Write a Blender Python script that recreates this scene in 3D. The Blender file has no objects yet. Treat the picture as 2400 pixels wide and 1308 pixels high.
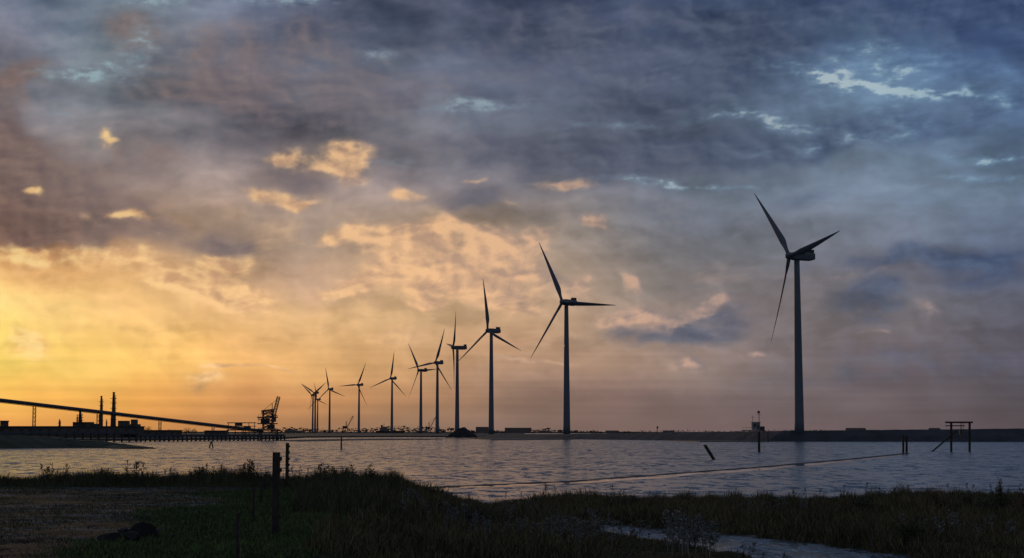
import bpy, bmesh, math, random
import numpy as np
from mathutils import Vector, Matrix
random.seed(7); rng=np.random.default_rng(7)
SC=bpy.context.scene; COL=SC.collection
SC.view_settings.view_transform='Standard'; SC.view_settings.look='None'; SC.view_settings.exposure=0
CAMZ=2.6; F=4000.0; HY=1012.0; WZ=-1.4
TH=math.atan((HY-654)/F)
def pdir(px,py):
    a=px-1200; b=654-py
    return Vector((a, F*math.cos(TH)-b*math.sin(TH), F*math.sin(TH)+b*math.cos(TH)))
def at(px,py,D):
    d=pdir(px,py); d*=D/d.y
    return Vector((d.x,d.y,CAMZ+d.z))
def onz(px,py,z=WZ):
    d=pdir(px,py); d*=(z-CAMZ)/d.z
    return Vector((d.x,d.y,z))
def lin(c): 
    return tuple(((v/255)/12.92 if v/255<=.04045 else ((v/255+.055)/1.055)**2.4) for v in c)+(1.0,)
# ---------------------------------------------------------------- materials
def mat(name,col,rough=.8,var=.3,scale=3.0,metal=0,island=False,bump=0,spec=.3):
    m=bpy.data.materials.new(name); m.use_nodes=True; nt=m.node_tree; b=nt.nodes['Principled BSDF']
    b.inputs['Roughness'].default_value=rough; b.inputs['Metallic'].default_value=metal
    b.inputs['Specular IOR Level'].default_value=spec
    tc=nt.nodes.new('ShaderNodeTexCoord'); n=nt.nodes.new('ShaderNodeTexNoise'); n.inputs['Scale'].default_value=scale; n.inputs['Detail'].default_value=5
    nt.links.new(tc.outputs['Object'],n.inputs['Vector'])
    r=nt.nodes.new('ShaderNodeValToRGB'); r.color_ramp.elements[0].position=.3; r.color_ramp.elements[1].position=.7
    r.color_ramp.elements[0].color=tuple(c*(1-var) for c in col)+(1,); r.color_ramp.elements[1].color=tuple(min(1,c*(1+var)) for c in col)+(1,)
    if island:
        g=nt.nodes.new('ShaderNodeNewGeometry'); mm=nt.nodes.new('ShaderNodeMath'); mm.operation='MULTIPLY_ADD'; mm.inputs[1].default_value=.5
        nt.links.new(g.outputs['Random Per Island'],mm.inputs[0])
        m2=nt.nodes.new('ShaderNodeMath'); m2.operation='MULTIPLY'; m2.inputs[1].default_value=.5
        nt.links.new(n.outputs['Fac'],m2.inputs[0]); nt.links.new(m2.outputs[0],mm.inputs[2]); nt.links.new(mm.outputs[0],r.inputs['Fac'])
    else: nt.links.new(n.outputs['Fac'],r.inputs['Fac'])
    nt.links.new(r.outputs['Color'],b.inputs['Base Color'])
    if bump:
        bp=nt.nodes.new('ShaderNodeBump'); bp.inputs['Strength'].default_value=bump; bp.inputs['Distance'].default_value=.05
        nt.links.new(n.outputs['Fac'],bp.inputs['Height']); nt.links.new(bp.outputs[0],b.inputs['Normal'])
    return m
MT=dict(
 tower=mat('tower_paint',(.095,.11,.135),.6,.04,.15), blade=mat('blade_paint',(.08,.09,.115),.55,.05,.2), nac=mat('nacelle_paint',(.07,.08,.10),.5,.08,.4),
 dark=mat('dark_metal',(.035,.035,.037),.7,.3,1.), steel=mat('grey_steel',(.05,.05,.055),.7,.25,.5), rust=mat('rusty_steel',(.06,.045,.035),.85,.4,3),
 wood=mat('wet_wood',(.035,.028,.022),.85,.5,6,bump=.6), stone=mat('dark_stone',(.035,.035,.04),.8,.5,4,bump=.8),
 rip=mat('dike_stone',(.03,.032,.04),.95,.35,.15), dikegrass=mat('dike_grass',(.03,.034,.02),.95,.5,.08), mud=mat('mud',(.04,.037,.037),.7,.3,.1),
 land=mat('far_soil',(.05,.046,.04),.95,.3,.01), coal=mat('coal',(.015,.015,.016),.95,.4,.5),
 hazeb=mat('haze_tinted_wall',(.15,.115,.10),.9,.15,.02), hazew=mat('haze_tinted_window',(.08,.07,.065),.6,.2,.02), hazet=mat('haze_tinted_trees',(.08,.062,.05),.95,.3,.02),  # aerial haze painted in: base colours lightened towards brown for far things
 port=mat('port_wall',(.06,.048,.04),.9,.3,.05), pale=mat('pale_panel',(.16,.16,.17),.7,.1,.3), red=mat('roof_tin',(.07,.05,.045),.8,.2,.1),
 leaf=mat('tree_leaf',(.03,.034,.018),.9,.5,.1,island=True), bark=mat('bark',(.03,.025,.02),.95,.3,2),
 lawn=mat('lawn_blades',(.050,.080,.020),.8,.6,.25,island=True), tall=mat('tall_grass_blades',(.055,.054,.026),.85,.6,.2,island=True),
 marsh=mat('marsh_blades',(.088,.070,.036),.9,.7,.12,island=True), weed=mat('weed_stem',(.035,.032,.016),.9,.5,2,island=True),
 seed=mat('seed_head',(.15,.15,.14),.95,.5,3,island=True), shrub=mat('shrub_leaf',(.05,.06,.03),.85,.6,.6,island=True), redleaf=mat('reddish_leaf',(.085,.042,.03),.85,.5,.6,island=True),
)
# ---------------------------------------------------------------- mesh helpers
class MB:
    def __init__(s): s.v=[]; s.f=[]
    def poly(s,vs,fs):
        n=len(s.v); s.v+= [tuple(p) for p in vs]; s.f+=[tuple(n+i for i in f) for f in fs]; return s
    def box(s,c,d,rz=0):
        x,y,z=d[0]/2,d[1]/2,d[2]/2; R=Matrix.Rotation(rz,3,'Z'); c=Vector(c)
        vs=[c+R@Vector((a*x,b*y,e*z)) for e in(-1,1) for b in(-1,1) for a in(-1,1)]
        return s.poly(vs,[(0,2,3,1),(4,5,7,6),(0,1,5,4),(2,6,7,3),(0,4,6,2),(1,3,7,5)])
    def tube(s,p,q,r0,r1=None,n=8):
        p=Vector(p);q=Vector(q); r1=r0 if r1 is None else r1
        d=(q-p); 
        if d.length<1e-6: return s
        d.normalize(); a=d.orthogonal().normalized(); b=d.cross(a)
        vs=[]
        for (c,r) in((p,r0),(q,r1)):
            for i in range(n):
                t=2*math.pi*i/n; vs.append(c+a*(r*math.cos(t))+b*(r*math.sin(t)))
        return s.poly(vs,[(i,(i+1)%n,n+(i+1)%n,n+i) for i in range(n)]+[tuple(range(n-1,-1,-1)),tuple(range(n,2*n))])
    def lathe(s,prof,c=(0,0,0),n=24):
        vs=[]
        for r,z in prof:
            for i in range(n):
                t=2*math.pi*i/n; vs.append((c[0]+r*math.cos(t),c[1]+r*math.sin(t),c[2]+z))
        k=len(prof); fs=[(j*n+i,j*n+(i+1)%n,(j+1)*n+(i+1)%n,(j+1)*n+i) for j in range(k-1) for i in range(n)]
        fs+=[tuple(range(n-1,-1,-1)),tuple(range((k-1)*n,k*n))]
        return s.poly(vs,fs)
    def lattice(s,p,q,w,seg,r=.12):
        p=Vector(p);q=Vector(q); d=(q-p).normalized(); a=Vector((0,1,0)) if abs(d.y)<.9 else Vector((1,0,0)); b=d.cross(a).normalized(); a=b.cross(d).normalized()
        cs=[a*w/2+b*w/2,a*w/2-b*w/2,-a*w/2-b*w/2,-a*w/2+b*w/2]
        for c in cs: s.tube(p+c,q+c,r,n=4)
        for i in range(seg):
            t0=p.lerp(q,i/seg); t1=p.lerp(q,(i+1)/seg)
            for j in range(4): s.tube(t0+cs[j],t1+cs[(j+1)%4],r*.7,n=3); s.tube(t1+cs[j],t1+cs[(j+1)%4],r*.7,n=3)
        return s
    def build(s,name,m,parent=None,smooth=False):
        me=bpy.data.meshes.new(name); me.from_pydata(s.v,[],s.f); me.update()
        if smooth:
            for p in me.polygons: p.use_smooth=True
        me.materials.append(m)
        o=bpy.data.objects.new(name,me); COL.objects.link(o)
        if parent: o.parent=parent
        return o
def tag(o,label,cat,group=None,kind=None):
    o['label']=label; o['category']=cat
    if group:o['group']=group
    if kind:o['kind']=kind
    return o
def empty(name,loc,rz=0):
    o=bpy.data.objects.new(name,None); COL.objects.link(o); o.location=loc; o.rotation_euler=(0,0,rz); o.empty_display_size=.5; return o
def struct(o): o['kind']='structure'; return o
def kids(o): return [c for c in bpy.data.objects if c.parent==o]
def copy_tree(o,parent=None):
    c=o.copy(); COL.objects.link(c)
    if parent: c.parent=parent
    for k in kids(o): copy_tree(k,c)
    return c
# ---------------------------------------------------------------- WORLD: low evening sky behind everything, sun just left of the view
sa,se=math.radians(-24),math.radians(4)
W=bpy.data.worlds.new("World"); SC.world=W; W.use_nodes=True; nt=W.node_tree; L=nt.links
def nd(t): return nt.nodes.new(t)
nish=nd('ShaderNodeTexSky'); nish.sky_type='NISHITA'; nish.sun_disc=False; nish.sun_elevation=se; nish.sun_rotation=sa
L.new(nish.outputs[0],nt.nodes['Background'].inputs[0]); nt.nodes['Background'].inputs[1].default_value=.08
sl=bpy.data.lights.new('sun','SUN'); sl.energy=.45; sl.angle=math.radians(1.0); sl.color=(1,.66,.38)
so=bpy.data.objects.new('sun',sl); COL.objects.link(so)
sd=Vector((math.sin(sa)*math.cos(se),math.cos(sa)*math.cos(se),math.sin(se)))
so.rotation_euler=(-sd).to_track_quat('-Z','Y').to_euler()
cam=bpy.data.cameras.new('camera'); cam.lens=60; cam.sensor_width=36; cam.clip_start=.5; cam.clip_end=80000
co_=bpy.data.objects.new('camera',cam); COL.objects.link(co_); co_.location=(0,0,CAMZ); co_.rotation_euler=(math.pi/2+TH,0,0); SC.camera=co_
# ---------------------------------------------------------------- SKY: cloud cover as a dome, with the gap the low sun shines through
_t={}
def perlin(x,y,seed):
    if seed not in _t:
        r_=np.random.default_rng(seed); a=r_.uniform(0,2*np.pi,(256,256)); _t[seed]=(np.cos(a).astype(np.float32),np.sin(a).astype(np.float32))
    gx,gy=_t[seed]; xi=np.floor(x).astype(np.int32); yi=np.floor(y).astype(np.int32); fx=(x-xi).astype(np.float32); fy=(y-yi).astype(np.float32)
    ux=fx*fx*fx*(fx*(fx*6-15)+10); uy=fy*fy*fy*(fy*(fy*6-15)+10)
    def g(i,j): 
        a=(xi+i)&255; b=(yi+j)&255; return gx[a,b]*(fx-i)+gy[a,b]*(fy-j)
    a=g(0,0)*(1-ux)+g(1,0)*ux; b=g(0,1)*(1-ux)+g(1,1)*ux
    return (a*(1-uy)+b*uy)*1.5
def fbm(x,y,o,r,seed):
    s=0;a=1;n=0
    for i in range(o): s=s+a*perlin(x*2**i+17.3*i,y*2**i+9.1*i,seed+i%3); n+=a; a*=r
    return s/n*1.6
def ss(a,b,x): t=np.clip((x-a)/(b-a),0,1); return t*t*(3-2*t)
AZ=np.concatenate([np.linspace(-np.pi,-.36,140)[:-1],np.arange(-.36,.36,.0006),np.linspace(.36,np.pi,140)])
EL=np.concatenate([[-.03,-.01,-.003],np.arange(0,.275,.0006),np.linspace(.275,np.pi/2,60)[1:]])
A_,E_=np.meshgrid(AZ,EL); X=1200+A_*4090; Y=1012-E_*4060
def f(X,Y,sx,sy,o,r,seed): return fbm(X/sx+100,Y/sy+100,o,r,seed)
wx=60*f(X,Y,480,300,2,.5,1)+24*f(X,Y,130,90,5,.55,4); wy=34*f(X,Y,480,300,2,.5,11)+17*f(X,Y,130,90,5,.55,14)
XW,YW=X+wx,Y+wy
rows=[
(0,[(0,(106,114,130)),(220,(116,128,142)),(500,(92,100,118)),(700,(78,84,104)),(1200,(76,84,108)),(1800,(62,78,108)),(2400,(48,66,104))]),
(120,[(0,(98,102,118)),(220,(118,130,140)),(500,(94,98,114)),(900,(92,100,116)),(1300,(76,84,106)),(1800,(68,84,112)),(2100,(86,110,138)),(2400,(60,80,118))]),
(260,[(0,(106,104,112)),(250,(124,126,132)),(600,(112,108,118)),(1000,(106,112,124)),(1500,(86,96,116)),(1800,(92,108,132)),(2100,(98,120,144)),(2400,(82,104,136))]),
(430,[(0,(120,100,94)),(200,(130,116,112)),(400,(138,124,120)),(700,(146,128,122)),(1000,(130,122,126)),(1500,(110,114,126)),(1800,(104,116,132)),(2100,(110,124,142)),(2400,(106,126,150))]),
(560,[(0,(156,110,82)),(200,(158,118,94)),(400,(176,144,118)),(700,(172,150,134)),(1000,(182,154,130)),(1300,(158,142,130)),(1600,(126,124,128)),(2000,(108,114,126)),(2400,(94,106,128))]),
(640,[(0,(234,180,116)),(250,(232,178,118)),(450,(212,170,126)),(700,(198,162,134)),(1000,(204,168,130)),(1300,(170,148,130)),(1600,(134,126,124)),(2000,(114,112,120)),(2400,(92,98,118))]),
(720,[(0,(255,216,134)),(300,(250,200,130)),(600,(236,188,130)),(900,(214,174,128)),(1200,(196,162,130)),(1500,(162,140,126)),(1800,(128,118,120)),(2100,(118,114,118)),(2400,(96,98,112))]),
(850,[(0,(255,218,110)),(300,(253,202,112)),(600,(242,184,114)),(900,(216,168,116)),(1200,(190,150,118)),(1500,(160,134,118)),(1800,(128,114,112)),(2400,(94,90,100))]),
(930,[(0,(252,194,94)),(300,(240,172,90)),(600,(212,150,94)),(900,(184,136,96)),(1200,(150,120,102)),(1500,(130,108,102)),(1800,(112,98,98)),(2400,(86,80,86))]),
(1012,[(0,(222,152,80)),(300,(206,140,78)),(600,(172,124,86)),(900,(148,116,94)),(1200,(136,110,98)),(1800,(114,96,96)),(2400,(90,80,84))]),
]
yk=[r_[0] for r_ in rows]
def rc(st,x): return np.stack([np.interp(x,[p for p,_ in st],[k[i] for _,k in st]) for i in range(3)],-1)
base=np.zeros(X.shape+(3,)); YB=np.clip(Y+ (YW-Y)*np.clip((1012-Y)/150,0,1),0,1011.9); XB=XW
for i in range(len(rows)-1):
    m_=(YB>=yk[i])&(YB<yk[i+1]); t_=((YB[m_]-yk[i])/(yk[i+1]-yk[i]))[:,None]; t_=t_*t_*(3-2*t_)*.5+t_*.5
    base[m_]=rc(rows[i][1],XB[m_])*(1-t_)+rc(rows[i+1][1],XB[m_])*t_
def ramp(st,x=None): return rc(st,XB if x is None else x)
def mixc(a,b,m): return a*(1-m[...,None])+b*m[...,None]
def big(X,Y): return f(X,Y+.12*X,480,200,6,.45,21)
C1=big(X,Y); C1b=big(X-45,Y+30); up=ss(740,330,Y)
k=1+C1*(.05+.25*up); lit=np.clip((C1-C1b)*1.5,-1,1)
wc=ramp([(0,(30,23,17)),(600,(28,23,18)),(1200,(22,19,18)),(2400,(13,17,23))])
base=base*k[...,None]+wc*(lit*(.3+.5*up))[...,None]
def wool(X,Y,sx,sy,seed):
    s=0;a=1;n=0
    for i in range(6): s=s+a*(1-2*np.abs(perlin(X/sx*2**i+31*i,Y/sy*2**i+13*i,seed+i))); n+=a; a*=.48
    return s/n
Bx,By=X+.4*wx,Y+.4*wy
def BB(X,Y): return wool(X,Y,190,112,41)*.75+f(X,Y,110,64,6,.52,47)*.55
B=BB(Bx,By); mB=B[:470,140:1300].mean(); B=B-mB; Bo=BB(Bx-13,By+10)-mB; Bs=np.clip(.5+(B-Bo)*1.25,0,1)
base=base*(1+.055*B*(.25+.75*ss(1000,760,Y)))[...,None]+wc*((Bs-.5)*.4*ss(1000,800,Y))[...,None]
def field(bl,s=1.15):
    acc=np.zeros(X.shape)
    for b in bl:
        px,py,rx,ry=b[:4]; an=math.radians(b[4] if len(b)>4 else 0); wt=b[5] if len(b)>5 else 1
        dx=XW*.8+X*.2-px; dy=YW*.8+Y*.2-py; a=dx*math.cos(an)-dy*math.sin(an); c=dx*math.sin(an)+dy*math.cos(an)
        acc+=wt*np.exp(-((a/(rx*s))**2+(c/(ry*s))**2))
    return acc
DARK=[(5,330,60,120),(140,450,150,80,-15),(270,540,170,50,-10),(40,530,110,70),(350,400,80,50,0,.6),(660,425,80,34,-15),(520,565,50,22),(1120,470,60,30,0,.8),(1650,752,130,42,12,1.1),(1530,376,220,40,8,1.1),(1960,320,180,34,14,1.1),(2050,715,70,50),(1250,340,280,45,0,.9),(1550,170,330,80,0,.9),(1350,60,200,60,0,.6),(620,110,260,70,0,.7),(480,210,160,50,0,.6),(850,230,260,60,0,.8),(2160,612,220,26,0,1),(2300,50,230,90),(470,905,60,20,0,.5),(2250,300,150,30,10,.7),(1250,650,60,30,0,.5),(270,80,70,40,0,.6),(1800,60,200,60,0,.6),(2350,660,80,25,0,.7),(1450,765,70,25,0,.5),(2080,870,380,50,0,.35),(60,200,70,40,0,.4),(1000,490,200,26,0,.4),(1900,480,250,30,5,.4),(150,850,90,30,0,.25)]
LIT=[(795,350,46,26,0,.95),(650,370,50,15,0,.9),(820,400,40,36,0,.9),(745,385,60,20,0,.8),(700,400,50,12,0,.5),(610,465,60,16,-8,.9),(680,482,60,15,0,.9),(990,565,80,40,0,1.),(950,625,70,36,0,1.),(1060,640,130,55,0,1.),(1180,590,80,44,0,.8),(1190,715,50,34,0,.8),(1320,440,50,14,0,.8),(1415,522,34,15,0,.9),(1272,540,30,11,0,.9),(835,565,65,20,0,.9),(1118,422,26,8,0,.8),(92,448,24,7,0,1.),(256,345,15,11,-40,.9),(272,356,16,5,0,.7),(290,518,70,11,-8,.9),(270,610,130,26,0,.8),(60,605,100,24,0,.8),(430,665,70,26),(560,700,70,30),(530,612,50,25,0,.9),(1475,650,34,12,0,.9),(1500,720,60,28,0,.9),(1400,745,50,20,0,.7),(810,664,70,12),(1640,840,55,10,0,.9),(1800,822,50,7,0,.8),(2070,634,26,12,0,.8),(1965,652,50,8,0,.7),(2190,742,44,28,0,.7),(1600,724,44,18,40,.9),(1330,660,50,40,0,.5),(60,830,50,40,0,.9),(1190,490,24,10,0,.8),(940,475,40,14,0,.7),(1670,700,50,9,20,.9),(480,880,50,12,0,.8),(2055,806,26,6,0,.7),(1240,858,70,5),(860,800,60,9,0,.7),(600,855,140,5,0,.8),(960,700,60,12,0,.6),(880,640,40,10)]
OPEN=[(2030,195,150,9,-12,.5),(2150,165,170,30,0,.28),(1790,284,110,10,-8,.5),(1980,165,140,26,0,.24),(230,190,90,26,0,.5),(160,205,80,12,0,.4),(890,112,44,14,0,.45),(1070,245,120,12,8,.45),(2330,372,120,9,0,.5),(1640,426,150,6,-3,.5),(2250,412,120,7,-4,.5),(660,0,120,12,0,.6),(320,15,90,14,0,.5),(1450,290,120,12,0,.35),(320,110,50,55,0,.4),(2170,225,120,9,-10,.4),(2080,120,90,12,0,.3),(1500,420,110,9,0,.35),(1120,225,90,10,0,.3),(2000,330,220,14,5,.3),(130,280,70,18,0,.35),(2000,240,230,60,0,.22),(950,380,90,12,0,.3),(2300,250,160,40,0,.22)]
def mask(fl,lo,hi,nz): return ss(lo,hi,fl+nz*B*np.clip(fl*2.,0,1))
md=mask(field(DARK),.08,.95,.7)
cd=ramp([(0,(104,86,84)),(400,(110,98,100)),(800,(98,94,106)),(1300,(76,81,100)),(1800,(62,74,99)),(2400,(48,62,96))])
cdl=ramp([(0,(140,114,102)),(600,(134,118,116)),(1300,(102,106,121)),(2400,(80,97,124))])
low=ss(560,760,Y)*ss(1500,900,X); cd=mixc(cd,base*.8,low*.7)
base=mixc(base,mixc(cd,cdl,Bs*.85),md*.74)
fine_=f(X,Y,46,17,5,.6,71); mo=ss(.02,.95,field(OPEN,1.35)*(1+.9*fine_)+.45*B*np.clip(field(OPEN,1.6)*2,0,1))
co=ramp([(0,(134,152,162)),(900,(126,144,160)),(1600,(124,148,166)),(2400,(118,154,184))]); coh=ramp([(0,(152,178,184)),(1200,(148,168,178)),(2000,(184,200,202)),(2400,(156,188,202))])
base=mixc(base,mixc(co,coh,ss(.45,1,mo)),mo*.78)
fl=field(LIT); ml=mask(fl,.08,.95,.95)
cl=ramp([(0,(255,218,146)),(500,(252,204,144)),(1000,(246,194,144)),(1500,(206,166,142)),(2000,(176,150,140)),(2400,(150,132,132))])
cls=ramp([(0,(226,164,106)),(500,(198,154,118)),(1000,(186,150,126)),(1500,(142,126,124)),(2400,(106,104,116))])
base=mixc(base,mixc(cls,cl,np.clip(Bs*1.5-.2,0,1)),ml*.82)
G=f(XW,YW,260,96,5,.5,51)+.4*B; gm=ss(.15,.8,G)*ss(430,560,Y)*ss(900,780,Y)*ss(2300,1500,X); base=mixc(base,mixc(cls,cl,Bs),gm*.3)
gd=ss(.1,.7,-G)*ss(430,560,Y)*ss(900,780,Y); base=base*(1-.08*gd[...,None])
st=f(X,Y,800,20,3,.5,61)*ss(720,860,Y)*ss(1005,960,Y); base=base*(1+.05*st[...,None])
base=np.clip(base,5,255)/255; linc=np.where(base<=.04045,base/12.92,((base+.055)/1.055)**2.4)
dim=np.array([.14,.17,.235])*(1+.35*C1[...,None]); aw=np.maximum(ss(.42,1.3,np.abs(A_)),ss(.27,.7,E_)); linc=linc*(1-aw[...,None])+dim*aw[...,None]
R=28000.; ce=np.cos(E_); V=np.stack([R*np.sin(A_)*ce,R*np.cos(A_)*ce,R*np.sin(E_)],-1).reshape(-1,3)
ny,nx=X.shape; idx=np.arange(nx*ny,dtype=np.int32).reshape(ny,nx); Fq=np.stack([idx[:-1,:-1],idx[1:,:-1],idx[1:,1:],idx[:-1,1:]],-1).reshape(-1,4)
cen=V[Fq[:,0]]/R; keep=(cen@np.array(sd))<math.cos(math.radians(2.2)); Fq=Fq[keep]
def npmesh(name,V,Fa,m):
    k=Fa.shape[1]; me=bpy.data.meshes.new(name); me.vertices.add(len(V)); me.vertices.foreach_set('co',np.ascontiguousarray(V,dtype=np.float32).ravel()); me.loops.add(Fa.size); me.loops.foreach_set('vertex_index',Fa.ravel().astype(np.int32))
    me.polygons.add(len(Fa)); me.polygons.foreach_set('loop_start',np.arange(len(Fa),dtype=np.int32)*k); me.update(calc_edges=True); me.materials.append(m)
    o=bpy.data.objects.new(name,me); COL.objects.link(o); return o
sm=bpy.data.materials.new('cloud_light'); sm.use_nodes=True; nt=sm.node_tree; nt.nodes.clear(); L=nt.links
at_=nd('ShaderNodeAttribute'); at_.attribute_name='sky_colour'; em=nd('ShaderNodeEmission'); ou=nd('ShaderNodeOutputMaterial'); L.new(at_.outputs['Color'],em.inputs[0]); L.new(em.outputs[0],ou.inputs[0])
try: sm.cycles.emission_sampling='NONE'
except Exception: pass
sky=npmesh('sky',V,Fq,sm); ca=sky.data.color_attributes.new('sky_colour','FLOAT_COLOR','POINT')
cc=np.concatenate([linc.reshape(-1,3),np.ones((nx*ny,1))],1).astype(np.float32); ca.data.foreach_set('color',cc.ravel()); struct(sky)
del V,Fq,cc,base,linc
# ---------------------------------------------------------------- WATER : wave slopes come from noise, so they hold at grazing angles
def watermat(name,rough,layers,patch=.5):
    m=bpy.data.materials.new(name); m.use_nodes=True; t=m.node_tree; b=t.nodes['Principled BSDF']; N=t.nodes.new; K=t.links.new
    b.inputs['Base Color'].default_value=(.035,.05,.068,1); b.inputs['IOR'].default_value=1.33; b.inputs['Roughness'].default_value=rough
    tc=N('ShaderNodeTexCoord'); acc=None
    for (sx_,sy_,k,det) in layers:
        mp=N('ShaderNodeMapping'); mp.inputs['Scale'].default_value=(sx_,sy_,1); mp.inputs['Rotation'].default_value=(0,0,.12); K(tc.outputs['Object'],mp.inputs[0])
        n=N('ShaderNodeTexNoise'); n.inputs['Scale'].default_value=1; n.inputs['Detail'].default_value=det; n.inputs['Roughness'].default_value=.6; K(mp.outputs[0],n.inputs['Vector'])
        s_=N('ShaderNodeVectorMath'); s_.operation='SUBTRACT'; K(n.outputs['Color'],s_.inputs[0]); s_.inputs[1].default_value=(.5,.5,.5)
        q_=N('ShaderNodeVectorMath'); q_.operation='MULTIPLY'; K(s_.outputs[0],q_.inputs[0]); q_.inputs[1].default_value=(k*.8,k,0)
        if acc is None: acc=q_.outputs[0]
        else:
            a_=N('ShaderNodeVectorMath'); K(acc,a_.inputs[0]); K(q_.outputs[0],a_.inputs[1]); acc=a_.outputs[0]
    mp=N('ShaderNodeMapping'); mp.inputs['Scale'].default_value=(.012,.01,1); K(tc.outputs['Object'],mp.inputs[0]); n=N('ShaderNodeTexNoise'); n.inputs['Scale'].default_value=1; n.inputs['Detail'].default_value=4; K(mp.outputs[0],n.inputs['Vector'])
    mr=N('ShaderNodeMapRange'); mr.inputs[1].default_value=.35; mr.inputs[2].default_value=.62; mr.inputs[3].default_value=patch; mr.inputs[4].default_value=1.; K(n.outputs['Fac'],mr.inputs[0])
    sc=N('ShaderNodeVectorMath'); sc.operation='SCALE'; K(acc,sc.inputs[0]); K(mr.outputs[0],sc.inputs['Scale'])
    ad=N('ShaderNodeVectorMath'); K(sc.outputs[0],ad.inputs[0]); ad.inputs[1].default_value=(0,0,1)
    nm=N('ShaderNodeVectorMath'); nm.operation='NORMALIZE'; K(ad.outputs[0],nm.inputs[0]); K(nm.outputs[0],b.inputs['Normal'])
    return m
MW=watermat('rippled_water',.2,[(3.,2.,1.3,3),(.7,.26,2.0,3),(.16,.06,.8,2)],.75)
MC=watermat('calm_water',.08,[(2.,2.,.12,2),(.3,.2,.12,2)])
w=MB().poly([(-30000,-200,WZ),(30000,-200,WZ),(30000,40000,WZ),(-30000,40000,WZ)],[(0,1,2,3)]).build('water',MW); struct(w)
gb=MB().poly([(-30000,-200,WZ-3),(30000,-200,WZ-3),(30000,40000,WZ-3),(-30000,40000,WZ-3)],[(0,1,2,3)]).build('seabed',MT['mud']); struct(gb)
# ---------------------------------------------------------------- FAR LAND
def sheet(name,near,far,z,m,base=WZ-2):
    n=len(near); mb=MB()
    vs=[Vector((x,y,z)) for x,y in near]+[Vector((x,y,z)) for x,y in far]+[Vector((x,y-2,base)) for x,y in near]
    mb.poly(vs,[(i,i+1,n+i+1,n+i) for i in range(n-1)]+[(2*n+i,2*n+i+1,i+1,i) for i in range(n-1)])
    return struct(mb.build(name,m))
def xd(px,D): return ((px-1200)/F*D,D)
nearp=[(-700,620),(0,700),(300,760),(560,860),(660,930),(720,1150),(900,1250),(1100,1260),(1180,1290),(1230,1500)]
sheet('port_land',[xd(*a) for a in nearp],[xd(a[0],4700) for a in nearp],-.4,MT['land'])
sheet('far_land',[(-9000,4600),(-2000,4600),(0,4700),(2500,5200),(9000,5200)],[(-20000,30000),(-4000,30000),(0,30000),(5000,30000),(20000,30000)],-.2,MT['land'])
def dike(name,pts,m,n=60,seed=1):
    r=random.Random(seed); P_=[]
    for i in range(len(pts)-1):
        a=pts[i];b=pts[i+1]
        for k in range(n): t=k/n; P_.append([a[j]*(1-t)+b[j]*t for j in range(5)])
    P_.append(list(pts[-1])); mb=MB(); vs=[]
    for i,p in enumerate(P_):
        q=P_[min(i+1,len(P_)-1)]; o=P_[max(i-1,0)]; d=Vector((q[0]-o[0],q[1]-o[1],0)).normalized(); nr=Vector((d.y,-d.x,0))
        for k_,(s,z) in enumerate([(-p[3]-p[4],WZ-.5),(-p[3]-p[4]*.5,(WZ+p[2])/2),(-p[3],p[2]),(p[3],p[2]),(p[3]+p[4]*.5,(WZ+p[2])/2),(p[3]+p[4],WZ-.5)]):
            vs.append((p[0]+nr.x*s+r.uniform(-.4,.4),p[1]+nr.y*s+r.uniform(-.4,.4),z+r.uniform(-.1,.1)))
    mb.poly(vs,[(i*6+j,i*6+j+1,i*6+6+j+1,i*6+6+j) for i in range(len(P_)-1) for j in range(5)])
    return struct(mb.build(name,m))
dike('sea_dike',[(700,560,4.2,4,14),(230,700,4.1,4,12),(119,722,3.0,6,12),(31,965,1.3,6,12),(-15,1240,.8,8,14),(-81,1812,.6,8,14),(-167,2350,.6,8,20),(-314,2940,.6,8,20),(-460,3900,.6,8,20)],MT['rip'],40)
dike('grass_dam',[(-700,330,2.2,6,14),(-132,420,1.9,5,14),(-120,436,1.5,5,12),(-108,436,.3,4,8),(-97,425,-.7,3,6),(-88,404,-1.15,2,4)],MT['dikegrass'],16,3)
def flat(name,pp,z,m):
    vs=[onz(a,b,z) for a,b in pp]; n=len(vs)
    lo=[Vector((p.x,p.y,WZ-.4)) for p in vs]
    return struct(MB().poly(vs+lo,[tuple(range(n))]+[(i,n+i,n+(i+1)%n,(i+1)%n) for i in range(n)]).build(name,m))
flat('mudflat',[(1560,1032.5),(1650,1029),(1800,1027),(2000,1027),(2060,1030),(1960,1033),(1750,1034),(1640,1034.5)],-1.15,MT['mud'])
flat('mudflat',[(1080,1027),(1180,1025),(1330,1024),(1440,1026),(1400,1028),(1290,1030),(1150,1031)],-1.15,MT['mud'])
flat('mudflat',[(640,1032),(760,1029),(900,1027.5),(1060,1028),(1000,1030),(850,1031),(700,1034)],-1.2,MT['mud'])
gp=[onz(a,b) for a,b in [(2130,1063),(2100,1066),(2000,1076),(1900,1085),(1750,1098),(1600,1109),(1350,1128),(1130,1138),(930,1146)]]
mb=MB(); vs=[]; pts=[]
for i in range(len(gp)-1):
    for k in range(60): pts.append(gp[i].lerp(gp[i+1],k/60))
for i,p in enumerate(pts): 
    h=.10*(p.y/200)+.012*math.sin(i*.23)+random.uniform(-.01,.01); a_=.5+.12*math.sin(i*.031)
    vs+=[(p.x,p.y-a_-.5,WZ-.12),(p.x,p.y-.4*a_,WZ+h),(p.x,p.y+.4*a_,WZ+h*.9),(p.x,p.y+a_+.5,WZ-.12)]
mb.poly(vs,[(i*4+j,i*4+4+j,i*4+5+j,i*4+j+1) for i in range(len(pts)-1) for j in range(3)])
tag(mb.build('stone_groyne',MT['stone']),'low curved line of dark stones crossing the water towards the twin stakes','groyne')
mb=MB(); vs=[]
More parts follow.
